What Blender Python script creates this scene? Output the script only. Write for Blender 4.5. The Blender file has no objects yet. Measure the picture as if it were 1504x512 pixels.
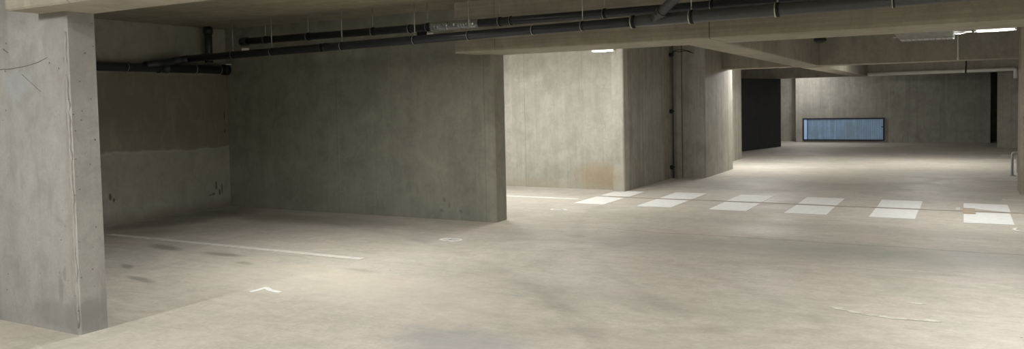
import bpy, bmesh, math, random
from mathutils import Vector, Matrix
random.seed(7)
S = bpy.context.scene
C = S.collection
PI = math.pi

# ------------------------------------------------------------------ camera, world, exposure
cam_d = bpy.data.cameras.new('camera'); cam = bpy.data.objects.new('camera', cam_d); C.objects.link(cam)
cam_d.sensor_fit = 'HORIZONTAL'; cam_d.sensor_width = 36.0
cam_d.lens = 1185.5 / 1504 * 36.0
cam_d.shift_y = (207.0 - 256.0) / 1504
cam_d.clip_start = 0.05; cam_d.clip_end = 200
rt = Vector((0.8729172, 0.4874119, -0.0211011)); up = Vector((-0.0046025, 0.0514769, 0.9986636)); fw = Vector((-0.4878467, 0.8716535, -0.0471784))
m = Matrix.Identity(4)
for i in range(3):
    m[i][0] = rt[i]; m[i][1] = up[i]; m[i][2] = -fw[i]
m[0][3], m[1][3], m[2][3] = 0, 0, 1.55
cam.matrix_world = m
S.camera = cam

w = bpy.data.worlds.new('world'); S.world = w; w.use_nodes = True
w.node_tree.nodes['Background'].inputs[0].default_value = (0.02, 0.022, 0.025, 1)
w.node_tree.nodes['Background'].inputs[1].default_value = 0.3
S.view_settings.view_transform = 'Standard'; S.view_settings.look = 'None'
S.view_settings.exposure = 0.0; S.view_settings.gamma = 1.0; S.view_settings.use_curve_mapping = False
LAMPS = [  # x, y, underside z, watts, length, axis, sideways share, label
    (-5.30, 6.05, 2.70, 80, 1.1, 'y', .10, 'white batten light on the ceiling slab over the two left bays, above the pipes'),
    (-4.84, 11.60, 2.31, 16, 0.34, 'x', .6, 'white batten light hanging low in front of the bright wall behind the long beam'),
    (-7.3, 11.2, 2.30, 70, 1.2, 'x', .6, 'white batten light in the bay behind the partition'),
    (-5.33, 10.9, 2.68, 42, 1.0, 'y', .5, 'white batten light on the slab between partition and bright wall'),
    (0.33, 11.38, 2.29, 56, 0.42, 'x', .5, 'small white light fitting at the right end of the metal tray'),
    (-5.31, 0.7, 2.66, 95, 1.2, 'y', .9, 'white batten light on the slab left of the near wall'),
    (-1.6, 1.9, 2.66, 125, 1.2, 'y', 1.0, 'white batten light on the slab over the near end of the aisle'),
    (0.9, 6.2, 2.66, 95, 1.2, 'y', .08, 'white batten light on the slab over the middle of the aisle'),
    (-3.95, 18.4, 2.30, 85, 0.9, 'x', .8, 'white batten light behind the second beam by the concrete core'),
    (-.6, 20.2, 2.45, 72, 1.2, 'x', .8, 'white batten light on the right between the second and third beam'),
    (-4.6, 27.9, 2.55, 36, 0.6, 'x', .9, 'dim batten light close to the far wall'),
]

# ------------------------------------------------------------------ node helpers
def new_mat(name):
    mt = bpy.data.materials.new(name); mt.use_nodes = True
    nt = mt.node_tree; nt.nodes.clear()
    o = nt.nodes.new('ShaderNodeOutputMaterial'); b = nt.nodes.new('ShaderNodeBsdfPrincipled')
    nt.links.new(b.outputs[0], o.inputs[0])
    return mt, nt, b
class G:
    def __init__(s, nt):
        s.nt = nt; s.geo = nt.nodes.new('ShaderNodeNewGeometry'); s.pos = s.geo.outputs['Position']
    def val(s, sock, v):
        if isinstance(v, bpy.types.NodeSocket): s.nt.links.new(v, sock)
        elif v is not None: sock.default_value = v
    def math(s, op, a, b=None, c=None, clamp=False):
        n = s.nt.nodes.new('ShaderNodeMath'); n.operation = op; n.use_clamp = clamp
        s.val(n.inputs[0], a); s.val(n.inputs[1], b); s.val(n.inputs[2], c); return n.outputs[0]
    def mapv(s, vec, sc=(1,1,1), loc=(0,0,0), rot=(0,0,0)):
        n = s.nt.nodes.new('ShaderNodeMapping'); s.nt.links.new(vec, n.inputs[0])
        n.inputs['Scale'].default_value = sc; n.inputs['Location'].default_value = loc; n.inputs['Rotation'].default_value = rot
        return n.outputs[0]
    def noise(s, vec, scale, detail=4, rough=.55, dist=0):
        n = s.nt.nodes.new('ShaderNodeTexNoise'); s.nt.links.new(vec, n.inputs['Vector'])
        n.inputs['Scale'].default_value = scale; n.inputs['Detail'].default_value = detail
        n.inputs['Roughness'].default_value = rough; n.inputs['Distortion'].default_value = dist
        return n.outputs[0]
    def voro(s, vec, scale, feat='F1'):
        n = s.nt.nodes.new('ShaderNodeTexVoronoi'); n.feature = feat
        s.nt.links.new(vec, n.inputs['Vector']); n.inputs['Scale'].default_value = scale; return n.outputs['Distance']
    def rng(s, v, a, b, c=0.0, d=1.0, smooth=False):
        n = s.nt.nodes.new('ShaderNodeMapRange'); n.interpolation_type = 'SMOOTHSTEP' if smooth else 'LINEAR'
        s.val(n.inputs[0], v)
        for i, q in enumerate((a, b, c, d)): n.inputs[i+1].default_value = q
        return n.outputs[0]
    def mix(s, f, a, b, mode='MIX'):
        n = s.nt.nodes.new('ShaderNodeMix'); n.data_type = 'RGBA'; n.blend_type = mode
        s.val(n.inputs[0], f)
        for k, q in ((6, a), (7, b)):
            if isinstance(q, bpy.types.NodeSocket): s.nt.links.new(q, n.inputs[k])
            else: n.inputs[k].default_value = (*q, 1) if len(q) == 3 else q
        return n.outputs[2]
    def xyz(s, vec=None):
        n = s.nt.nodes.new('ShaderNodeSeparateXYZ'); s.nt.links.new(vec or s.pos, n.inputs[0]); return n.outputs
    def spot(s, cx, cy, cz, rx, ry, rz, edge=.35, wob=.5, rot=0.0):
        """soft-edged patch: 1 inside"""
        n = s.nt.nodes.new('ShaderNodeVectorMath'); n.operation = 'SUBTRACT'
        s.nt.links.new(s.pos, n.inputs[0]); n.inputs[1].default_value = (cx, cy, cz)
        r = s.mapv(n.outputs[0], rot=(0, 0, rot))
        q = s.mapv(r, sc=(1/rx, 1/ry, 1/rz))
        l = s.nt.nodes.new('ShaderNodeVectorMath'); l.operation = 'LENGTH'; s.nt.links.new(q, l.inputs[0])
        nz = s.noise(s.pos, 2.2/max(min(rx, ry), .05)*.5, 5, .65)
        d = s.math('ADD', l.outputs['Value'], s.math('MULTIPLY', s.math('SUBTRACT', nz, .5), wob*2))
        return s.rng(d, 1+edge, 1-edge, 0, 1, True)

def bump(nt, g, bsdf, h, strength=.3, dist=.01):
    b = nt.nodes.new('ShaderNodeBump'); b.inputs['Strength'].default_value = strength; b.inputs['Distance'].default_value = dist
    nt.links.new(h, b.inputs['Height']); nt.links.new(b.outputs[0], bsdf.inputs['Normal'])

def concrete(name, a, b, streak=.5, blotch=.6, pores=.5, fine=1.0, board=0.0, seams=None, extra=None, axis='h'):
    mt, nt, bs = new_mat(name); g = G(nt)
    P = g.pos; X, Y, Z = g.xyz()
    sm = g.noise(g.mapv(P, sc=(1, 1, .6), loc=(1, 4, 2)), 6.5, 8, .72, .8)
    big = g.noise(P, .7, 5, .6, .6)
    col = g.mix(g.rng(big, .33, .67, 0, 1), a, b)
    med = g.noise(g.mapv(P, loc=(3, 8, 1)), 2.6, 8, .68, .5)
    col = g.mix(g.math('MULTIPLY', g.rng(med, .44, .72), blotch*1.0), col, tuple(c*.60 for c in a))
    lt = g.noise(g.mapv(P, loc=(13, 2, 5)), 1.7, 7, .7, .9)
    col = g.mix(g.math('MULTIPLY', g.rng(lt, .52, .74), blotch*.75), col, tuple(min(1, c*1.3) for c in b))
    col = g.mix(g.math('MULTIPLY', g.rng(sm, .46, .7), .45), col, tuple(c*.62 for c in a))
    if streak:
        st = g.noise(g.mapv(P, sc=(7.5, 7.5, .35)), 1.0, 5, .6, .4)
        col = g.mix(g.math('MULTIPLY', g.rng(st, .48, .72), streak*.7), col, tuple(c*.55 for c in a))
        st2 = g.noise(g.mapv(P, sc=(16, 16, .5), loc=(5, 5, 0)), 1.0, 4, .6)
        col = g.mix(g.math('MULTIPLY', g.rng(st2, .55, .72), streak*.45), col, tuple(min(1, c*1.3) for c in b))
    if board:
        bn = g.noise(g.mapv(P, sc=(.5, .5, 26)) if axis == 'h' else g.mapv(P, sc=(.5, 14, 14)), 1.0, 5, .6, .2)
        col = g.mix(g.math('MULTIPLY', g.rng(bn, .47, .66), board), col, tuple(c*.6 for c in a))
    fn = g.noise(P, 55*fine, 3, .6)
    col = g.mix(g.math('MULTIPLY', g.rng(fn, .35, .65), .22), col, tuple(c*.75 for c in a))
    pn = g.voro(P, 13)
    pm = g.rng(pn, .07, .11, 1, 0)
    gate = g.rng(g.noise(P, 3.1, 2), .53, .58)
    pm = g.math('MULTIPLY', g.math('MULTIPLY', pm, gate), pores)
    col = g.mix(pm, col, tuple(c*.25 for c in a))
    h = g.math('ADD', g.math('MULTIPLY', med, .6), g.math('ADD', g.math('MULTIPLY', fn, .15), g.math('MULTIPLY', pm, -.8)))
    if seams:          # list of (axis index, coordinate, half width, strength)
        for ax, c0, hw, stg in seams:
            d = g.math('ABSOLUTE', g.math('SUBTRACT', (X, Y, Z)[ax], c0))
            mk = g.rng(d, hw*.5, hw, stg, 0)
            col = g.mix(mk, col, tuple(c*.33 for c in a)); h = g.math('SUBTRACT', h, mk)
    if extra: col = extra(g, col)
    nt.links.new(col, bs.inputs['Base Color']); bs.inputs['Roughness'].default_value = .82
    bs.inputs['Specular IOR Level'].default_value = .3
    bump(nt, g, bs, h, .28, .012)
    return mt
def plain(name, col, rough=.5, metal=0.0, emit=None, es=0, var=.15, scale=9):
    mt, nt, bs = new_mat(name); g = G(nt)
    n = g.noise(g.pos, scale, 4, .6)
    c = g.mix(g.math('MULTIPLY', g.rng(n, .35, .7), var), col, tuple(q*.45 for q in col))
    nt.links.new(c, bs.inputs['Base Color']); bs.inputs['Roughness'].default_value = rough; bs.inputs['Metallic'].default_value = metal
    if emit: bs.inputs['Emission Color'].default_value = (*emit, 1); bs.inputs['Emission Strength'].default_value = es
    return mt

# ------------------------------------------------------------------ materials
def floor_extra():
    mt, nt, bs = new_mat('polished_concrete_floor'); g = G(nt); P = g.pos; X, Y, Z = g.xyz()
    a = (.53, .495, .435); b = (.61, .575, .515)
    big = g.noise(P, .45, 5, .6, .5)
    col = g.mix(g.rng(big, .35, .65), a, b)
    gr = g.noise(g.mapv(P, loc=(4, 9, 0)), .8, 6, .62, .8)
    col = g.mix(g.math('MULTIPLY', g.rng(gr, .44, .64), .65), col, (.44, .43, .38))
    pk = g.noise(g.mapv(P, loc=(11, 3, 0)), 1.1, 5, .6, .6)
    col = g.mix(g.math('MULTIPLY', g.rng(pk, .50, .68), .55), col, (.60, .515, .44))
    # trowel sweeps stretched across the aisle
    tw = g.noise(g.mapv(P, sc=(.9, 4.2, 1), rot=(0, 0, .22)), 1.6, 8, .68, 1.1)
    col = g.mix(g.math('MULTIPLY', g.rng(tw, .45, .68), .36), col, (.32, .30, .26))
    tw2 = g.noise(g.mapv(P, sc=(1.6, 6, 1), rot=(0, 0, -.12), loc=(2, 7, 0)), 2.2, 8, .7, 1.3)
    col = g.mix(g.math('MULTIPLY', g.rng(tw2, .52, .74), .30), col, (.72, .67, .58))
    mo = g.noise(g.mapv(P, loc=(7, 1, 0)), 7, 8, .72, .9)
    col = g.mix(g.math('MULTIPLY', g.rng(mo, .46, .70), .38), col, (.34, .325, .28))
    mo2 = g.noise(g.mapv(P, loc=(1, 17, 0)), 5, 8, .72, 1.4)
    col = g.mix(g.math('MULTIPLY', g.rng(mo2, .50, .70), .36), col, (.74, .70, .61))
    fi = g.noise(P, 38, 4, .65)
    col = g.mix(g.math('MULTIPLY', g.rng(fi, .42, .7), .22), col, (.30, .27, .23))
    # pits and small dark specks
    v = g.voro(P, 2.6); sp = g.math('MULTIPLY', g.rng(v, .018, .03, 1, 0), g.rng(g.noise(P, 1.3, 2), .5, .55))
    col = g.mix(g.math('MULTIPLY', sp, .8), col, (.06, .045, .04))
    # stains, and broader darker and paler patches, each at a set place
    for (cx, cy, rx, ry, rot, k, c) in [
        (-2.75, 4.25, .62, .34, .3, .50, (.29, .295, .31)), (-1.75, 4.7, .9, .28, .2, .22, (.36, .32, .28)),
        (-2.7, 6.0, 1.5, .22, .25, .28, (.33, .31, .27)), (-2.0, 8.4, 2.6, .45, .0, .38, (.34, .335, .29)),
        (0.1, 8.7, 1.8, .45, .0, .38, (.33, .34, .30)), (-1.0, 10.1, 3.0, .28, 0, .28, (.34, .33, .29)),
        (-7.3, 5.1, .14, .05, .4, .5, (.13, .12, .10)), (-6.6, 4.75, .24, .05, .2, .5, (.15, .14, .12)),
        (-7.9, 6.0, .3, .09, .2, .6, (.15, .14, .12)), (-6.3, 5.7, .12, .05, .2, .5, (.2, .18, .15)),
        (-6.9, 5.95, .28, .07, 0, .6, (.16, .15, .12)), (-5.0, 5.9, .2, .05, 0, .5, (.25, .23, .19)),
        (-9.7, 7.9, .5, 1.1, .0, .6, (.13, .12, .10)), (-9.5, 6.8, .7, .5, .2, .45, (.16, .145, .115)), (-7.8, 8.3, 1.6, .35, 0, .45, (.19, .18, .15)),
        (-2.6, 14.9, 1.8, .5, 0, .35, (.36, .33, .29)), (-1.0, 23.0, 3.4, 1.1, 0, .30, (.3, .29, .27)), (-1.0, 18.0, 3.0, .5, 0, .25, (.34, .31, .28)),
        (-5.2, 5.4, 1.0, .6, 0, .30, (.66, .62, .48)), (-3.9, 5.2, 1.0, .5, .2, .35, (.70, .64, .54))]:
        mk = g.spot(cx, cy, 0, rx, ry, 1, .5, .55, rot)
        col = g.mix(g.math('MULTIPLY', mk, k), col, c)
    # hairline seam between pours
    wob = g.math('MULTIPLY', g.math('SUBTRACT', g.noise(P, 1.2, 3), .5), .22)
    d = g.math('ABSOLUTE', g.math('SUBTRACT', g.math('ADD', Y, wob), 9.03))
    col = g.mix(g.math('MULTIPLY', g.rng(d, .006, .03, .5, 0), g.rng(X, -4.4, -3.6)), col, (.2, .18, .15))
    # rubber sweep arcs left by turning wheels
    for (cx, cy, r, k) in [(-9.5, -1.0, 9.4, .20), (-9.6, -1.2, 11.2, .16), (4.5, 12.5, 9.3, .14), (2.0, -3.0, 9.0, .14)]:
        n = nt.nodes.new('ShaderNodeVectorMath'); n.operation = 'DISTANCE'; nt.links.new(P, n.inputs[0]); n.inputs[1].default_value = (cx, cy, 0)
        dd = g.math('ABSOLUTE', g.math('SUBTRACT', n.outputs['Value'], r))
        mk = g.math('MULTIPLY', g.rng(dd, .02, .13, k, 0, True), g.rng(g.noise(P, 3, 4), .38, .6))
        col = g.mix(mk, col, (.15, .14, .13))
    nt.links.new(col, bs.inputs['Base Color'])
    nt.links.new(g.rng(gr, .3, .7, .48, .72), bs.inputs['Roughness'])
    bs.inputs['Specular IOR Level'].default_value = .35
    bump(nt, g, bs, g.math('ADD', tw, g.math('MULTIPLY', fi, .3)), .12, .01)
    return mt
M_floor = floor_extra()

def back_extra(g, col):
    X, Y, Z = g.xyz()
    rag = g.math('MULTIPLY', g.math('SUBTRACT', g.noise(g.pos, 2.2, 6, .6), .5), .22)
    zz = g.math('ADD', Z, rag)
    up_ = g.math('MULTIPLY', g.rng(zz, .965, .99), g.rng(zz, 2.06, 2.10, 1, 0))
    col = g.mix(g.math('MULTIPLY', up_, .85), col, (.255, .235, .175))
    br = g.noise(g.mapv(g.pos, sc=(3, 3, 1), rot=(.6, 0, 0)), 2.4, 6, .65, .8)
    col = g.mix(g.math('MULTIPLY', g.math('MULTIPLY', g.rng(br, .5, .66), up_), .4), col, (.42, .39, .30))
    edge = g.math('MULTIPLY', g.rng(g.math('ABSOLUTE', g.math('SUBTRACT', zz, .955)), .0, .02, 1, 0), .35)
    col = g.mix(edge, col, (.55, .52, .45))
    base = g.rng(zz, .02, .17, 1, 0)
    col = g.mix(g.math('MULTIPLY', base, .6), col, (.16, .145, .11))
    for (cy, cz, ry, rz) in [(6.92, .38, .02, .05), (6.97, .33, .015, .03), (8.72, .36, .015, .07), (8.78, .25, .02, .05), (8.60, .22, .03, .012), (8.83, .30, .012, .08), (8.66, .23, .035, .018), (8.93, 1.45, .012, .06), (8.93, 1.2, .012, .03)]:
        mk = g.spot(-10.2, cy, cz, .5, ry, rz, .3, .5)
        col = g.mix(g.math('MULTIPLY', mk, .8), col, (.09, .08, .045))
    return col
def part_extra(g, col):
    for (cx, cz, rx, rz, k) in [(-6.10, .27, .025, .03, .4), (-5.84, .12, .03, .022, .45), (-6.15, .12, .03, .02, .4), (-6.02, .2, .015, .04, .4)]:
        mk = g.spot(cx, 9.0, cz, rx, .5, rz, .4, .6); col = g.mix(g.math('MULTIPLY', mk, k), col, (.10, .10, .08))
    # greener and darker towards the bottom of the wall
    X, Y, Z = g.xyz()
    col = g.mix(g.math('MULTIPLY', g.rng(g.math('ADD', Z, g.math('MULTIPLY', g.noise(g.pos, 1.5, 4), .5)), .05, .7, 1, 0), .35), col, (.24, .26, .22))
    return col
def w9_extra(g, col):
    mk = g.spot(-5.55, 13.1, .22, .5, .5, .22, .5, .5); col = g.mix(g.math('MULTIPLY', mk, .65), col, (.40, .32, .20))
    mk = g.spot(-6.9, 13.1, .05, .9, .5, .10, .5, .5); col = g.mix(g.math('MULTIPLY', mk, .4), col, (.42, .37, .26))
    mk = g.spot(-6.55, 13.1, 1.95, .12, .5, .16, .4, .5); col = g.mix(g.math('MULTIPLY', mk, .35), col, (.34, .33, .27))
    return col
def wallA_extra(g, col):
    for (cx, cz, rx, rz, k, c) in [(-5.62, .12, .28, .10, .55, (.27, .265, .25)), (-5.40, .12, .10, .12, .5, (.25, .25, .23)), (-5.40, .85, .03, 1.2, .35, (.33, .30, .26)),
                                (-5.97, 1.75, .16, .10, .35, (.42, .46, .50)), (-5.66, 2.02, .025, .04, .25, (.58, .57, .54)),
                                (-5.63, .95, .02, .10, .5, (.30, .29, .27)), (-5.97, 1.05, .02, .10, .4, (.32, .31, .29)), (-5.55, .30, .03, .10, .5, (.25, .24, .22)), (-5.50, .42, .02, .05, .5, (.25, .24, .22))]:
        mk = g.spot(cx, 3.36, cz, rx, .4, rz, .4, .6); col = g.mix(g.math('MULTIPLY', mk, k), col, c)
    v = g.voro(g.pos, 17); mk = g.rng(v, .07, .12, 1, 0); X, Y, Z = g.xyz()
    near = g.rng(X, -5.60, -5.42)
    mk = g.math('MULTIPLY', g.math('MULTIPLY', mk, g.rng(g.noise(g.pos, 6, 2), .46, .52)), g.math('MULTIPLY', near, .85))
    return g.mix(mk, col, (.13, .12, .11))

M_wallA = concrete('smooth_grey_concrete_near_wall', (.37, .365, .345), (.445, .44, .415), .25, .42, .8, 1, extra=wallA_extra)
M_part = concrete('dusty_grey_concrete_partition', (.335, .33, .275), (.395, .385, .325), .35, .65, .35, 1, seams=[(0, -5.44, .008, .25), (0, -7.95, .006, .3)], extra=part_extra)
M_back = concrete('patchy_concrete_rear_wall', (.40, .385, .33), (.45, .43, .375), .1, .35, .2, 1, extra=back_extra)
M_w9 = concrete('pale_concrete_wall', (.47, .455, .40), (.56, .54, .48), .40, .55, .3, 1, seams=[(0, -7.05, .006, .5)], extra=w9_extra)
M_core = concrete('board_marked_concrete_core', (.38, .36, .305), (.46, .445, .39), .8, .5, .3, 1, seams=[(0, -4.86, .016, .9), (1, 15.42, .008, .5), (1, 13.55, .006, .4)])
M_far = concrete('grey_concrete_far_wall', (.36, .345, .305), (.44, .425, .38), .6, .5, .3, 1)
M_gen = concrete('grey_concrete_side_wall', (.34, .33, .29), (.40, .39, .34), .4, .5, .2, 1)
M_beam = concrete('board_formed_concrete_beam', (.40, .375, .30), (.48, .455, .375), 0, .45, .15, 1, board=.45, seams=[(0, -2.33, .009, .9), (0, -4.94, .008, .5)])
M_beam2 = concrete('brownish_concrete_beam', (.39, .365, .305), (.47, .44, .375), .35, .55, .15, 1, seams=[(1, 15.9, .03, .5)])
M_ceil = concrete('concrete_ceiling_slab', (.36, .335, .25), (.44, .41, .32), 0, .55, .2, 1, board=.35, axis='v')
M_col = concrete('tan_concrete_column', (.36, .33, .27), (.42, .39, .32), .6, .4, .2, 1)
M_doord = plain('dark_grey_door_leaf', (.035, .037, .042), .75, 0, var=.5, scale=3)
M_paint = plain('white_road_paint', (.86, .86, .83), .6, var=.22, scale=11)
M_paint_old = plain('worn_white_road_paint', (.72, .70, .64), .7, var=.4, scale=14)
M_pipe = plain('black_plastic_pipe', (.040, .045, .054), .34, var=.35, scale=7)
M_pipe2 = plain('dark_grey_plastic_pipe', (.085, .088, .094), .40, var=.4, scale=9)
M_dark = plain('black_rubber', (.012, .012, .013), .7)
M_zinc = plain('zinc_plated_steel', (.62, .62, .60), .35, .75, var=.3, scale=30)
M_galv = plain('galvanised_steel', (.58, .59, .58), .38, .35, var=.45, scale=16)
M_foil = plain('crinkled_foil_sleeve', (.55, .56, .58), .3, .8, var=.5, scale=60)
M_white = plain('white_plastic', (.82, .82, .80), .4, var=.1)
M_label = plain('white_paper_label', (.9, .9, .88), .7, var=.05)
M_diff = plain('lit_light_diffuser', (.9, .9, .88), .4, emit=(1, .97, .9), es=3.0, var=.02)
M_wpipe = plain('white_painted_pipe', (.88, .87, .82), .3, var=.05)
M_joint = plain('brown_joint_sealant', (.30, .25, .19), .8, var=.5, scale=8)
M_tape = plain('brown_tape', (.46, .37, .26), .6, var=.2)
M_wire = plain('thin_dark_scratch', (.16, .15, .145), .9)
M_frame = plain('black_window_frame', (.012, .014, .02), .5)
def window_mat():
    mt, nt, bs = new_mat('ribbed_blue_window_sheet'); g = G(nt); P = g.pos; X, Y, Z = g.xyz()
    rib = g.math('SINE', g.math('MULTIPLY', X, 95))
    n = g.noise(P, 2.2, 6, .65, .8)
    col = g.mix(g.rng(n, .35, .7), (.15, .235, .36), (.13, .175, .215))
    st = g.noise(g.mapv(P, sc=(14, 1, .6)), 1, 4, .6)
    col = g.mix(g.math('MULTIPLY', g.rng(st, .5, .7), .4), col, (.26, .40, .60))
    col = g.mix(g.math('MULTIPLY', g.math('MULTIPLY', g.rng(rib, -.2, .8), g.rng(X, -3.6, -2.8)), .2), col, (.30, .44, .60))
    nt.links.new(col, bs.inputs['Base Color']); bs.inputs['Roughness'].default_value = .35
    nt.links.new(col, bs.inputs['Emission Color']); bs.inputs['Emission Strength'].default_value = .30
    bump(nt, g, bs, rib, .08, .01)
    return mt
M_win = window_mat()
M_winl = plain('pale_blue_window_strip', (.30, .45, .68), .4, emit=(.28, .44, .72), es=.35, var=.1)

# ------------------------------------------------------------------ mesh helpers
def box(bm, x0, x1, y0, y1, z0, z1, bev=0):
    r = bmesh.ops.create_cube(bm, size=1.0)
    for v in r['verts']:
        v.co = Vector(((x0+x1)/2 + v.co.x*(x1-x0), (y0+y1)/2 + v.co.y*(y1-y0), (z0+z1)/2 + v.co.z*(z1-z0)))
    if bev:
        es = {e for v in r['verts'] for e in v.link_edges}
        bmesh.ops.bevel(bm, geom=list(es), offset=bev, segments=2, affect='EDGES', profile=.7)
def prism(bm, pts, z0, z1):
    lo = [bm.verts.new((p[0], p[1], z0)) for p in pts]; hi = [bm.verts.new((p[0], p[1], z1)) for p in pts]
    n = len(pts)
    bm.faces.new(lo[::-1]); bm.faces.new(hi)
    for i in range(n): bm.faces.new((lo[i], lo[(i+1) % n], hi[(i+1) % n], hi[i]))
def tube(bm, pts, r, seg=16, cap=True):
    """swept tube; r may be a list"""
    pts = [Vector(p) for p in pts]; rs = r if isinstance(r, (list, tuple)) else [r]*len(pts)
    rings = []; prev = None
    for i, p in enumerate(pts):
        d = (pts[min(i+1, len(pts)-1)] - pts[max(i-1, 0)]).normalized()
        if prev is None:
            u = d.cross(Vector((0, 0, 1)));
            if u.length < .01: u = d.cross(Vector((0, 1, 0)))
            u.normalize()
        else:
            u = (prev - d*prev.dot(d)).normalized()
        prev = u; v = d.cross(u)
        rings.append([bm.verts.new(p + (u*math.cos(2*PI*k/seg) + v*math.sin(2*PI*k/seg))*rs[i]) for k in range(seg)])
    for a, b in zip(rings, rings[1:]):
        for k in range(seg):
            f = bm.faces.new((a[k], a[(k+1) % seg], b[(k+1) % seg], b[k])); f.smooth = True
    if cap: bm.faces.new(rings[0][::-1]); bm.faces.new(rings[-1])
def ribbon(bm, pts, wd, z0=0.0006, z1=0.004):
    """flat painted stroke on the floor"""
    pts = [Vector((p[0], p[1])) for p in pts]; L = []; R = []
    for i, p in enumerate(pts):
        d = (pts[min(i+1, len(pts)-1)] - pts[max(i-1, 0)]).normalized(); n = Vector((-d.y, d.x))
        if 0 < i < len(pts)-1:
            d1 = (pts[i]-pts[i-1]).normalized(); k = 1/max(.55, n.dot(Vector((-d1.y, d1.x))))
        else: k = 1
        L.append(p+n*wd/2*k); R.append(p-n*wd/2*k)
    for i in range(len(pts)-1):
        q = [R[i], R[i+1], L[i+1], L[i]]
        prism(bm, [(a.x, a.y) for a in q], z0, z1)
def obj(name, bm, mat, parent=None, smooth=False):
    bmesh.ops.recalc_face_normals(bm, faces=bm.faces[:])
    me = bpy.data.meshes.new(name); bm.to_mesh(me); bm.free(); me.materials.append(mat)
    o = bpy.data.objects.new(name, me); C.objects.link(o)
    if parent:
        o.parent = parent; o.matrix_parent_inverse = Matrix.Translation(-parent.location)
    return o
def B(): return bmesh.new()
def struct(name, bm, mat, parent=None):
    o = obj(name, bm, mat, parent)
    if not parent: o['kind'] = 'structure'
    return o
def tag(o, label, cat, group=None):
    o['label'] = label; o['category'] = cat
    if group: o['group'] = group
    return o
def thing(name, label, cat, loc=(0, 0, 0), group=None):
    o = bpy.data.objects.new(name, None); C.objects.link(o); o.location = loc; o.empty_display_size = .1
    return tag(o, label, cat, group)

# ------------------------------------------------------------------ SETTING
CZ = 2.80
bm = B(); box(bm, -13, 7.2, -7, 31.2, -.25, 0); struct('floor', bm, M_floor)
bm = B(); box(bm, -13, 7.2, -7, 31.2, CZ, CZ+.3); struct('ceiling', bm, M_ceil)
bm = B(); box(bm, -13, -10.2, -7, 31.2, 0, CZ); struct('wall_rear_of_bays', bm, M_back)
bm = B(); box(bm, 7.0, 7.2, -7, 31.2, 0, CZ); struct('wall_right', bm, M_gen)
bm = B(); box(bm, -10.2, 7.0, -7, -6.8, 0, CZ); struct('wall_behind', bm, M_gen)

BA = 2.24; B1 = 2.18
# near wall with a seat for its beam, chamfered end
bm = B(); box(bm, -10.2, -5.63, 3.36, 3.58, 0, CZ)
prism(bm, [(-5.63, 3.36), (-5.375, 3.36), (-5.355, 3.375), (-5.355, 3.565), (-5.37, 3.58), (-5.63, 3.58)], 0, BA)
wa = struct('wall_left', bm, M_wallA)
bm = B(); random.seed(11); k = [(-5.372+random.uniform(-.004, .004), 3.364+random.uniform(-.003, .003), z/20) for z in range(1, 43)]
tube(bm, k, [random.uniform(.004, .013) for _ in k], 8); struct('rough_arris', bm, M_wallA, wa)
bm = B(); k = [(-5.395+random.uniform(-.003, .003), 3.360, z/14) for z in range(2, 28)]
tube(bm, k, [random.uniform(.001, .006) for _ in k], 8); struct('form_ridge', bm, M_wallA, wa)
bm = B(); tube(bm, [(-6.25, 3.359, 1.875), (-6.05, 3.359, 1.872), (-5.85, 3.359, 1.885), (-5.70, 3.359, 1.905), (-5.58, 3.359, 1.935)], [.002, .003, .0022, .0026, .001], 6)
tube(bm, [(-6.12, 3.359, 2.02), (-6.06, 3.359, 1.99)], .003, 6)
tube(bm, [(-5.90, 3.359, 1.83), (-5.80, 3.359, 1.77), (-5.68, 3.359, 1.70)], .0012, 6)
struct('scratch', bm, M_wire, wa)

# partition between the bays
bm = B(); box(bm, -10.2, -5.51, 9.0, 9.3, 0, CZ)
prism(bm, [(-5.51, 9.0), (-5.33, 9.0), (-5.30, 9.03), (-5.30, 9.285), (-5.315, 9.3), (-5.51, 9.3)], 0, B1)
struct('wall_partition', bm, M_part)
# bright wall behind it, slim pier at its end, core behind
bm = B(); box(bm, -10.2, -5.06, 13.10, 15.6, 0, CZ); struct('wall_bright', bm, M_w9)
bm = B(); prism(bm, [(-5.25, 13.099), (-5.25, 12.90), (-5.24, 12.88), (-5.045, 12.88), (-5.03, 12.895), (-5.03, 13.099)], 0, CZ); struct('wall_pier', bm, M_w9)
bm = B(); box(bm, -5.06, -5.03, 13.10, 15.6, 0, CZ); struct('wall_core_side', bm, M_core)
bm = B(); prism(bm, [(-9, 15.60), (-4.43, 15.60), (-4.40, 15.63), (-4.40, 17.74), (-4.43, 17.77), (-9, 17.77)], 0, CZ); struct('wall_core', bm, M_core)
bm = B(); prism(bm, [(-9, 17.77), (-4.95, 17.77), (-4.95, 20.88), (-4.98, 20.91), (-9, 20.91)], 0, CZ); struct('wall_core_rear', bm, M_core)
# far end
bm = B(); box(bm, -5.02, .735, 28.95, 31.2, 0, CZ); struct('wall_far', bm, M_far)
bm = B(); box(bm, -10.2, -5.02, 29.55, 31.2, 0, CZ); struct('wall_far_recess', bm, M_far)
bm = B(); box(bm, .84, 7.0, 26.45, 26.7, 0, CZ); struct('wall_far_right', bm, M_far)
bm = B(); box(bm, .735, 7.0, 31.0, 31.2, 0, CZ); struct('wall_end', bm, M_gen)
# right column
bm = B(); prism(bm, [(.76, 14.45), (.79, 14.42), (1.36, 14.42), (1.36, 15.14), (.79, 15.14), (.76, 15.11)], 0, CZ); struct('column', bm, M_col)
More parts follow.
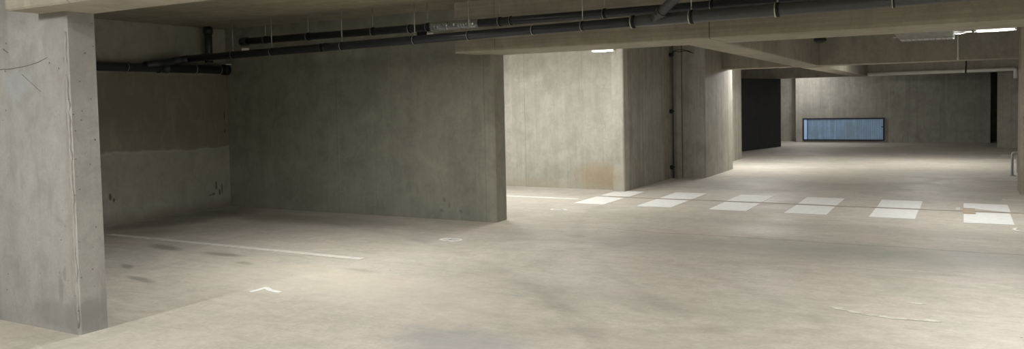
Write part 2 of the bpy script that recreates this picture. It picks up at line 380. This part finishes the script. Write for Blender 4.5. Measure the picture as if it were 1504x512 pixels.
# beams
def beam(name, x0, x1, y0, y1, z, mat, z_end=None, ch=.012, ax='x'):
    bm = B()
    if ax == 'x':
        prof = [(y0, CZ), (y0, z+ch), (y0+ch, z), (y1-ch, z), (y1, z+ch), (y1, CZ)]
        a = [bm.verts.new((x0, p[0], p[1])) for p in prof]; b = [bm.verts.new((x1, p[0], p[1])) for p in prof]
    else:
        ze = z if z_end is None else z_end
        a = [bm.verts.new((p, y0, q)) for p, q in [(x0, CZ), (x0, z+ch), (x0+ch, z), (x1-ch, z), (x1, z+ch), (x1, CZ)]]
        b = [bm.verts.new((p, y1, q)) for p, q in [(x0, CZ), (x0, ze+ch), (x0+ch, ze), (x1-ch, ze), (x1, ze+ch), (x1, CZ)]]
    bm.faces.new(a); bm.faces.new(b[::-1])
    for i in range(6): bm.faces.new((a[i], b[i], b[(i+1) % 6], a[(i+1) % 6]))
    return struct(name, bm, mat)
beam('ceiling_beam', -5.63, 7.0, 3.12, 3.58, BA, M_beam)
beam('ceiling_beam', -5.51, 7.0, 8.45, 9.28, B1, M_beam)
beam('ceiling_beam', -4.40, 7.0, 16.9, 17.4, 2.155, M_beam2)
beam('ceiling_beam', -10.2, 7.0, 26.2, 26.45, 2.13, M_beam2)
beam('ceiling_beam', -2.93, -2.48, 9.28, 16.9, 2.21, M_beam2, z_end=2.145, ax='y')
beam('ceiling_beam', -2.93, -2.48, 17.4, 26.2, 2.145, M_beam2, z_end=2.12, ax='y')

# dark door leaf standing ajar at the far left
bm = B(); d0 = Vector((-5.62, 23.55)); d1 = Vector((-4.98, 26.12)); n = (d1-d0).normalized(); nn = Vector((-n.y, n.x))*.05
prism(bm, [tuple(d0), tuple(d1), tuple(d1+nn), tuple(d0+nn)], .01, 2.12); dr = struct('door_1', bm, M_doord)
bm = B(); q0 = d1; q1 = d1 + n*.03
prism(bm, [tuple(q0), tuple(q1), tuple(q1+nn), tuple(q0+nn)], .01, 2.12); struct('door_edge', bm, M_zinc, dr)

# low window in the far wall
wx0, wx1, wz0, wz1, wy = -4.79, -2.24, .055, .815, 28.95
bm = B(); f = .045
box(bm, wx0, wx1, wy-.05, wy-.002, wz1-f, wz1); box(bm, wx0, wx1, wy-.05, wy-.002, wz0, wz0+f)
box(bm, wx0, wx0+f, wy-.05, wy-.002, wz0+f, wz1-f); box(bm, wx1-f, wx1, wy-.05, wy-.002, wz0+f, wz1-f)
win = struct('window_1', bm, M_frame)
bm = B(); box(bm, wx0+f+.11, wx1-f, wy-.025, wy-.004, wz0+f, wz1-f); struct('window_pane', bm, M_win, win)
bm = B(); box(bm, wx0+f, wx0+f+.10, wy-.03, wy-.004, wz0+f, wz1-f); struct('side_pane', bm, M_winl, win)
bm = B(); box(bm, wx0+f+.10, wx0+f+.125, wy-.035, wy-.02, wz0+f, wz1-f); struct('mullion', bm, M_frame, win)
bm = B(); box(bm, wx1-f-.05, wx1-f+.02, wy-.06, wy-.04, .50, .53)
struct('latch', bm, M_frame, win)

# ------------------------------------------------------------------ LIGHT FITTINGS
def fitting(x, y, z, watts, L, axis, side, label):
    t = thing('light_fitting', label, 'light', (x, y, z), 'batten lights of the garage')
    def bx(bm, a0, a1, hw, z0, z1, bev):
        if axis == 'x': box(bm, x+a0, x+a1, y-hw, y+hw, z0, z1, bev)
        else: box(bm, x-hw, x+hw, y+a0, y+a1, z0, z1, bev)
    bm = B(); bx(bm, -L/2, L/2, .045, z+.02, z+.075, .008); obj('housing', bm, M_white, t)
    bm = B(); bx(bm, -L/2+.02, L/2-.02, .035, z, z+.02, .006); obj('diffuser', bm, M_diff, t)
    for s in (-1, 1):
        bm = B(); bx(bm, s*L/2-.012, s*L/2+.012, .047, z+.002, z+.078, .004); obj('end_cap', bm, M_white, t)
        bm = B(); px, py = (x+s*L*.3, y) if axis == 'x' else (x, y+s*L*.3)
        tube(bm, [(px, py, z+.07), (px, py, CZ)], .004, 8); obj('drop_rod', bm, M_zinc, t)
    ld = bpy.data.lights.new('light_source', 'AREA'); ld.shape = 'RECTANGLE'; ld.energy = watts*.7; ld.color = (1, .985, .95)
    ld.size, ld.size_y = (L, .08) if axis == 'x' else (.08, L)
    if side <= .1: ld.spread = math.radians(156)
    lo = bpy.data.objects.new('light_source', ld); C.objects.link(lo); lo.parent = t; lo.location = (0, 0, -.006)
    for k in ((-.3, .3) if L > .6 else (0,)):
        pd = bpy.data.lights.new('side_glow', 'POINT'); pd.energy = watts*side*(.5 if L > .6 else 1); pd.shadow_soft_size = .03; pd.color = (1, .985, .95)
        po = bpy.data.objects.new('side_glow', pd); C.objects.link(po); po.parent = t
        po.location = (k*L, 0, -.04) if axis == 'x' else (0, k*L, -.04)
    return t
for a in LAMPS: fitting(*a)

# ------------------------------------------------------------------ PIPES
def sub(name, bm, mat, part):
    o = obj(name, bm, mat); o.parent = part; o.matrix_parent_inverse = (part.parent.matrix_basis @ part.matrix_parent_inverse @ part.matrix_basis).inverted(); return o
def clamp(parent, p, d, r, rod_top=None, mat=M_zinc, wd=.022, dark=False):
    d = Vector(d).normalized(); p = Vector(p)
    zw = wd*.35 if not dark else wd*.28
    bm = B(); tube(bm, [p-d*wd*.6, p-d*wd*.6+d*zw], r+.009, 24); c = obj('clamp', bm, mat, parent)
    bm = B(); tube(bm, [p-d*wd*.5, p+d*wd*(.9 if dark else .5)], r+.006, 24); sub('rubber_lining', bm, M_dark, c)
    if rod_top is not None:
        bm = B(); tube(bm, [p+Vector((0, 0, r)), (p.x, p.y, rod_top)], .0055, 8)
        tube(bm, [p+Vector((0, 0, r)), p+Vector((0, 0, r+.03))], .011, 6)
        sub('hanger_rod', bm, M_zinc, c)
    return c
def sleeve(parent, p, d, r, L=.12, mat=None, name='coupling'):
    d = Vector(d).normalized(); p = Vector(p)
    bm = B(); tube(bm, [p-d*L/2, p-d*L*.42, p-d*L*.40, p+d*L*.40, p+d*L*.42, p+d*L/2], [r+.010, r+.012, r+.006, r+.006, r+.012, r+.010], 24)
    return obj(name, bm, mat or M_pipe, parent)

LY = 8.05
def lz(x): return 2.300 + (x+9.4)*(2.395-2.300)/8.5
def LP(x): return (x, LY, lz(x))
t = thing('drain_pipe', 'lower black drain pipe before the long beam, turning along the rear bay wall', 'pipe', (-9.9, LY, lz(-9.9)), 'black drain pipes under the slab')
dl = Vector(LP(0)) - Vector(LP(-1))
bm = B(); tube(bm, [LP(-9.88), LP(-6), LP(-3.02)], .051, 24); obj('pipe_run', bm, M_pipe, t)
bm = B(); tube(bm, [LP(-3.02), LP(-2.95), LP(-2.95+.002), LP(2), LP(7.0)], [.060, .060, .062, .062, .062], 24); obj('wide_pipe_run', bm, M_pipe2, t)
# wye branch rising towards the camera side slab
bm = B(); a0 = Vector(LP(-2.80)); a1 = Vector((-2.50, 7.86, 2.56)); a2 = Vector((-2.30, 7.73, 2.70)); a3 = Vector((-2.2, 7.67, CZ))
tube(bm, [a0, a0.lerp(a1, .35), a0.lerp(a1, .37), a1, a2, a3], [.058, .058, .050, .050, .050, .050], 20); obj('branch', bm, M_pipe2, t)
bm = B(); dd = (a1-a0).normalized(); tube(bm, [a0+dd*.12, a0+dd*.165], .062, 20); obj('branch_collar', bm, M_pipe2, t)
for x in (-8.97, -8.22, -6.98, -5.83, -5.05):
    clamp(t, LP(x), dl, .047, CZ)
for x in (-3.60,): clamp(t, LP(x), dl, .047, CZ, dark=True)
clamp(t, LP(-4.20), dl, .047); clamp(t, LP(-3.02), dl, .062, wd=.035); clamp(t, LP(-2.40), dl, .064, CZ, wd=.035)
clamp(t, LP(-1.56), dl, .064, CZ, wd=.035); clamp(t, LP(-.55), dl, .064, CZ, wd=.02)
for x in (-7.3,): sleeve(t, LP(x), dl, .045, .08)
bm = B(); box(bm, -8.72, -8.60, LY-.075, LY-.053, lz(-8.7)+.045, lz(-8.7)+.075); obj('tag_label', bm, M_label, t)
# elbow down to the rear-wall pipe
bm = B(); pts = [LP(-9.88), (-9.98, 8.03, 2.285), (-10.03, 7.97, 2.27), (-10.05, 7.86, 2.25), (-10.06, 7.70, 2.225), (-10.07, 7.45, 2.19)]
tube(bm, pts, [.055, .056, .056, .056, .056, .052], 20); obj('elbow', bm, M_pipe, t)
bm = B(); tube(bm, [(-10.02, 8.52, 2.26), (-10.02, 8.52, CZ)], .060, 20); obj('riser', bm, M_pipe, t)
bm = B(); tube(bm, [(-10.02, 8.52, CZ-.10), (-10.02, 8.52, CZ-.02)], .072, 20); obj('riser_socket', bm, M_pipe, t)
bm = B(); tube(bm, [(-10.09, 3.58, 2.155), (-10.09, 6.5, 2.155), (-10.09, 8.86, 2.16)], .062, 24); obj('rear_pipe_run', bm, M_pipe, t)
bm = B(); tube(bm, [(-10.09, 8.84, 2.16), (-10.09, 8.93, 2.16)], .080, 24); obj('end_cap', bm, M_dark, t)
bm = B(); box(bm, -10.03, -10.0, 8.84, 8.93, 2.235, 2.25); obj('tag_label', bm, M_label, t)
for y in (7.18, 8.32, 8.78): clamp(t, (-10.09, y, 2.158), (0, 1, 0), .062)
sleeve(t, (-10.09, 7.75, 2.158), (0, 1, 0), .062, .16)

UY = 8.26
def uz(x): return 2.505 + (x+8.4)*(-.0)
def UP(x): return (x, UY, uz(x))
t = thing('drain_pipe', 'upper black drain pipe nearest the slab, with a foil-wrapped length', 'pipe', (-9.0, UY, 2.5), 'black drain pipes under the slab')
du = (1, 0, 0)
bm = B(); tube(bm, [UP(-9.0), UP(-4), UP(7.0)], .048, 24); obj('pipe_run', bm, M_pipe, t)
bm = B(); tube(bm, [UP(-9.02), UP(-8.9)], .060, 20); obj('end_socket', bm, M_pipe, t)
for x in (-8.55, -7.75, -6.64): clamp(t, UP(x), du, .048, CZ, dark=True)
clamp(t, UP(-4.75), du, .048, CZ, dark=True); clamp(t, UP(-3.43), du, .048, CZ, dark=True); clamp(t, UP(-2.25), du, .048, CZ, dark=True)
clamp(t, UP(-6.05), du, .048); clamp(t, UP(-4.60), du, .048, wd=.012)
clamp(t, UP(-5.78), du, .048, CZ, dark=True)
bm = B()
pts = []; rs = []
x = -5.72
while x < -5.02:
    pts.append(UP(x)); rs.append(.051 + random.uniform(-.002, .004)); x += .014
tube(bm, pts, rs, 22)
for v in bm.verts: v.co += Vector((random.uniform(-1, 1), random.uniform(-1, 1), random.uniform(-1, 1)))*.0022
for f_ in bm.faces: f_.smooth = False
obj('foil_wrap', bm, M_foil, t)
bm = B(); box(bm, -5.74, -5.66, UY-.08, UY-.055, 2.405, 2.425); obj('tag_label', bm, M_label, t)
bm = B(); box(bm, -5.90, -5.76, UY-.07, UY-.05, 2.40, 2.45, .005); obj('saddle', bm, M_dark, t)

# vertical conduit in the corner of the core, with black clips
t = thing('conduit', 'thin vertical grey conduit in the corner of the concrete core', 'conduit', (-4.99, 15.42, 0))
bm = B(); tube(bm, [(-4.985, 15.42, .0), (-4.985, 15.42, 2.6), (-4.98, 15.42, CZ)], .018, 12); obj('tube', bm, M_pipe2, t)
for z in (.22, 1.32, 2.42):
    bm = B(); tube(bm, [(-5.029, 15.36, z), (-4.975, 15.36, z)], .038, 12); tube(bm, [(-4.985, 15.34, z), (-4.985, 15.45, z)], .022, 10); obj('clip', bm, M_dark, t)
bm = B()
tube(bm, [(-4.985, 15.40, 2.42), (-4.93, 15.36, 2.50), (-4.84, 15.38, 2.47), (-4.72, 15.50, 2.50), (-4.60, 15.56, 2.44)], .007, 8)
tube(bm, [(-4.985, 15.40, 2.46), (-4.90, 15.42, 2.52), (-4.78, 15.45, 2.52), (-4.66, 15.56, 2.46)], .006, 8)
obj('loose_cable', bm, M_dark, t)

# white pipe under the third beam
t = thing('white_pipe', 'white pipe fixed along the third beam above the far room', 'pipe', (-2.4, 26.0, 2.18))
bm = B(); tube(bm, [(-2.48, 26.08, 2.17), (0, 26.08, 2.175), (1.20, 26.08, 2.18), (1.235, 26.08, 2.17), (1.245, 26.08, 2.13), (1.245, 26.08, 1.93)], .052, 16); obj('pipe_run', bm, M_wpipe, t)
bm = B(); tube(bm, [(.04, 26.08, 2.175), (.075, 26.08, 2.175)], .060, 16); tube(bm, [(.06, 26.08, 2.22), (.08, 26.08, CZ)], .016, 8); obj('clamp', bm, M_dark, t)

# black round fitting behind the long beam
bm = B(); tube(bm, [(-1.75, 12.0, CZ), (-1.75, 12.0, 2.40), (-1.75, 12.0, 2.37), (-1.75, 12.0, 2.33), (-1.75, 12.0, 2.31), (-1.75, 12.0, 2.295)], [.012, .012, .075, .085, .07, .03], 20)
tag(obj('ceiling_sensor', bm, M_dark), 'black round fitting hanging just behind the long beam', 'sensor')

# galvanised tray with cables
tx0, tx1, ty0, ty1, tz = -.80, -.10, 11.25, 11.62, 2.235
t = thing('cable_tray', 'galvanised metal tray with loose ends hanging behind the long beam', 'cable tray', (-.45, 11.4, tz))
bm = B()
N = 9
for i in range(N):                                                   # perforated floor: strips with gaps
    xa = tx0+.10+(tx1-tx0-.10)*i/N; box(bm, xa, xa+.05, ty0, ty1, tz, tz+.004)
for j in range(5):
    ya = ty0+(ty1-ty0)*j/4; box(bm, tx0+.10, tx1, ya-.012, ya+.012, tz, tz+.005)
obj('tray_floor', bm, M_galv, t)
for y in (ty0, ty1):
    bm = B(); v = [bm.verts.new(p) for p in [(tx0, y, tz+.13), (tx0+.10, y, tz), (tx1, y, tz), (tx1, y, tz+.13)]]; bm.faces.new(v)
    r = bmesh.ops.extrude_face_region(bm, geom=bm.faces[:]); bmesh.ops.translate(bm, verts=[q for q in r['geom'] if isinstance(q, bmesh.types.BMVert)], vec=(0, .005, 0))
    obj('side_rail', bm, M_galv, t)
bm = B()
for k in range(5):
    xa = tx0+.02+k*.15; pts = [(xa+random.uniform(-.02, .02)+s*.07, ty0+.05+s*.07+random.uniform(-.02, .02), tz+.03+random.uniform(0, .06)) for s in range(4)]
    tube(bm, pts, .008, 8)
obj('strap', bm, M_zinc, t)
bm = B(); box(bm, -.28, -.11, ty0-.02, ty0+.25, tz+.012, tz+.10, .004); obj('splice_plate', bm, M_galv, t)
for xx in (-.62, -.2):
    bm = B(); tube(bm, [(xx, 11.43, tz+.005), (xx, 11.43, CZ)], .005, 8); obj('drop_rod', bm, M_zinc, t)
bm = B(); tube(bm, [(-.10, 11.40, 2.31), (.09, 11.39, 2.31)], .018, 10); obj('feed_conduit', bm, M_galv, t)

for xx, lab in ((-.09, 'thin pale conduit down the second beam, just right of the metal tray'), (.87, 'thin pale conduit down the second beam, close to the right edge')):
    bm = B(); tube(bm, [(xx, 16.885, 2.16), (xx, 16.885, CZ)], .014, 10); tube(bm, [(xx-.02, 16.885, 2.19), (xx+.02, 16.885, 2.19)], .018, 8)
    tag(obj('conduit', bm, M_wpipe), lab, 'conduit')
# galvanised hoop guard behind the column
t = thing('hoop_guard', 'small galvanised hoop guard on the floor behind the right column', 'barrier', (.82, 17.6, 0))
bm = B(); tube(bm, [(.80, 17.6, .008), (.80, 17.6, .40), (.815, 17.6, .425), (.84, 17.6, .43), (1.25, 17.6, .43), (1.28, 17.6, .42), (1.29, 17.6, .39), (1.29, 17.6, .008)], .022, 12); obj('hoop', bm, M_galv, t)
bm = B(); box(bm, .87, 1.22, 17.59, 17.61, .06, .36); obj('plate', bm, M_galv, t)
for xx in (.80, 1.29):
    bm = B(); box(bm, xx-.05, xx+.05, 17.54, 17.66, 0, .010, .002); obj('foot_plate', bm, M_galv, t)

# ------------------------------------------------------------------ FLOOR MARKINGS
def quad(bm, pts, z0=.0004, z1=.0035): prism(bm, pts, z0, z1)
ords = ['first', 'second', 'third', 'fourth', 'fifth', 'sixth']
stripes = [(-5.20, -4.70), (-4.18, -3.66), (-3.12, -2.60), (-2.09, -1.56), (-1.045, -.515), (.01, .53)]
for i, (x0, x1) in enumerate(stripes):
    bm = B(); x0b, x1b = x0+.0, x1+.01
    jag = lambda: random.uniform(-.008, .008)
    if i == 5:
        quad(bm, [(x0, 11.04), (x1, 11.04), (x1, 12.05), (.15, 12.03), (.15, 11.86), (x0, 11.84)])
        quad(bm, [(x0, 12.48), (x1+.01, 12.20), (x1+.01, 13.0), (x0, 13.0)][:4])
    else:
        quad(bm, [(x0+jag(), 11.16+jag()), (x1+jag(), 11.16+jag()), (x1+jag(), 12.05), (x0+jag(), 12.07)])
        if i == 0: quad(bm, [(x0, 12.24), (x1, 12.22), (x1, 12.95), (-5.02, 12.99), (-5.02, 12.87), (x0, 12.84)])
        else: quad(bm, [(x0+jag(), 12.20), (x1+jag(), 12.19), (x1+jag(), 13.05+jag()), (x0+jag(), 13.05+jag())])
    lab = 'white crosswalk stripe on the floor, %s of six counted from the left wall pier' % ords[i] if i else 'white crosswalk stripe touching the foot of the pale wall pier'
    if i == 5: lab = 'rightmost white crosswalk stripe, with a patch of brown tape on it'
    tag(obj('crosswalk_stripe', bm, M_paint), lab, 'floor marking', 'crosswalk stripes')
bm = B(); quad(bm, [(-9.4, 6.29), (-5.32, 6.29), (-5.32, 6.39), (-9.4, 6.39)]); tag(obj('bay_line', bm, M_paint_old), 'long white bay line between the two dim left bays', 'floor marking', 'bay lines')
bm = B(); quad(bm, [(-9.4, 11.62), (-5.34, 11.62), (-5.34, 11.72), (-9.4, 11.72)]); tag(obj('bay_line', bm, M_paint), 'white bay line before the bright wall behind the partition', 'floor marking', 'bay lines')
for (x0, y0, lab) in [(.50, 13.63, 'short white line end at right edge beside the column foot'), (.50, 16.66, 'faint white line end left of the hoop guard'), (.47, 21.8, 'faint white line end on the floor far behind the crosswalk at right'), (.80, 23.3, 'farthest faint white line end near the far right wall')]:
    bm = B(); quad(bm, [(x0, y0-.05), (x0+4.6, y0-.05), (x0+4.6, y0+.05), (x0, y0+.05)]); tag(obj('bay_line', bm, M_paint_old), lab, 'floor marking', 'bay lines')

def digit(strokes, cx, cy, h, wd, sw, label, flip=1, mat=M_paint):
    """strokes in reading space u right, v up, 0..1; left bays read with up = -X, right = +Y"""
    bm = B()
    for st in strokes:
        ribbon(bm, [(cx - flip*(v-.5)*h, cy + flip*(u-.5)*wd) for u, v in st], sw)
    tag(obj('bay_number', bm, mat), label, 'floor marking', 'painted bay numbers')
def arc(cx, cy, rx, ry, a0, a1, n=18): return [(cx+rx*math.cos(math.radians(a0+(a1-a0)*i/n)), cy+ry*math.sin(math.radians(a0+(a1-a0)*i/n))) for i in range(n+1)]
bm = B(); P7 = [(0, 1), (1, 1), (1, .84), (.74, .5), (.62, 0), (.36, 0), (.46, .48), (.70, .82), (0, .82)]
prism(bm, [(-5.14-(v-.5)*.27, 4.90+(u-.5)*.19) for u, v in P7], .0004, .0040); tag(obj('bay_number', bm, M_paint), 'white painted number 7 on the floor in front of the near left bay', 'floor marking', 'painted bay numbers')
digit([arc(.5, .25, .42, .25, 0, 360), arc(.5, .75, .36, .23, 0, 360)], -5.12, 7.66, .26, .17, .034, 'white painted number 8 on the floor before the partition end')
digit([arc(.5, .72, .40, .26, 0, 360), [(.9, .72), (.86, .4), (.6, .08), (.2, .03)]], -5.08, 10.43, .25, .17, .04, 'white painted number 9 on the floor left of the crosswalk')
digit([arc(.5, .25, .42, .25, 200, 440), arc(.5, .75, .38, .23, -80, 160)], .64, 10.68, .26, .30, .035, 'white painted number cut by the right edge of the photo', -1)

bm = B(); pts = []
x = -5.02
while x < 7.0: pts.append((x, 12.14 + math.sin(x*1.7)*.018 + .01*math.sin(x*5))); x += .12
ribbon(bm, pts, .035, .0002, .0030); tag(obj('floor_joint', bm, M_joint), 'thin brown sealed joint running across the middle of the crosswalk', 'joint')
bm = B(); quad(bm, [(.0, 11.9), (.14, 11.9), (.14, 12.45), (.0, 12.47)], .0036, .0046); tag(obj('tape_patch', bm, M_tape), 'patch of brown tape on the rightmost crosswalk stripe', 'tape')
bm = B(); quad(bm, [(-.08, 12.22), (-.03, 12.22), (-.03, 12.50), (-.08, 12.50)]); tag(obj('paint_splash', bm, M_paint_old), 'small white paint dab left of the brown tape', 'paint mark')
bm = B(); random.seed(3); ribbon(bm, [(-.82, 6.24), (-.72, 6.19), (-.62, 6.15), (-.50, 6.12), (-.38, 6.12), (-.25, 6.135), (-.12, 6.15)], .005, .0004, .0030)
pth = [(-.82, 6.24), (-.72, 6.19), (-.62, 6.15), (-.50, 6.12), (-.38, 6.12), (-.25, 6.135), (-.12, 6.15)]
for k in range(52):
    u = random.random(); i = min(int(u*6), 5); f_ = u*6-i
    px = pth[i][0]*(1-f_)+pth[i+1][0]*f_ + random.uniform(-.015, .015); py = pth[i][1]*(1-f_)+pth[i+1][1]*f_ + random.uniform(-.018, .018)
    a = .008+.028*random.random()
    quad(bm, [(px-a*1.6, py), (px, py-a*.45), (px+a*1.6, py+.002), (px+a*.2, py+a*.5)], .0006+k*.00001, .0034+k*.00005)
tag(obj('chalk_smear', bm, M_paint_old), 'broken white smear scraped on the open floor in the right foreground', 'paint mark')
bm = B(); quad(bm, [(-.36, 6.62), (-.27, 6.60), (-.24, 6.63), (-.33, 6.65)]); tag(obj('paint_splash', bm, M_paint_old), 'tiny white paint fleck behind the broken smear', 'paint mark')
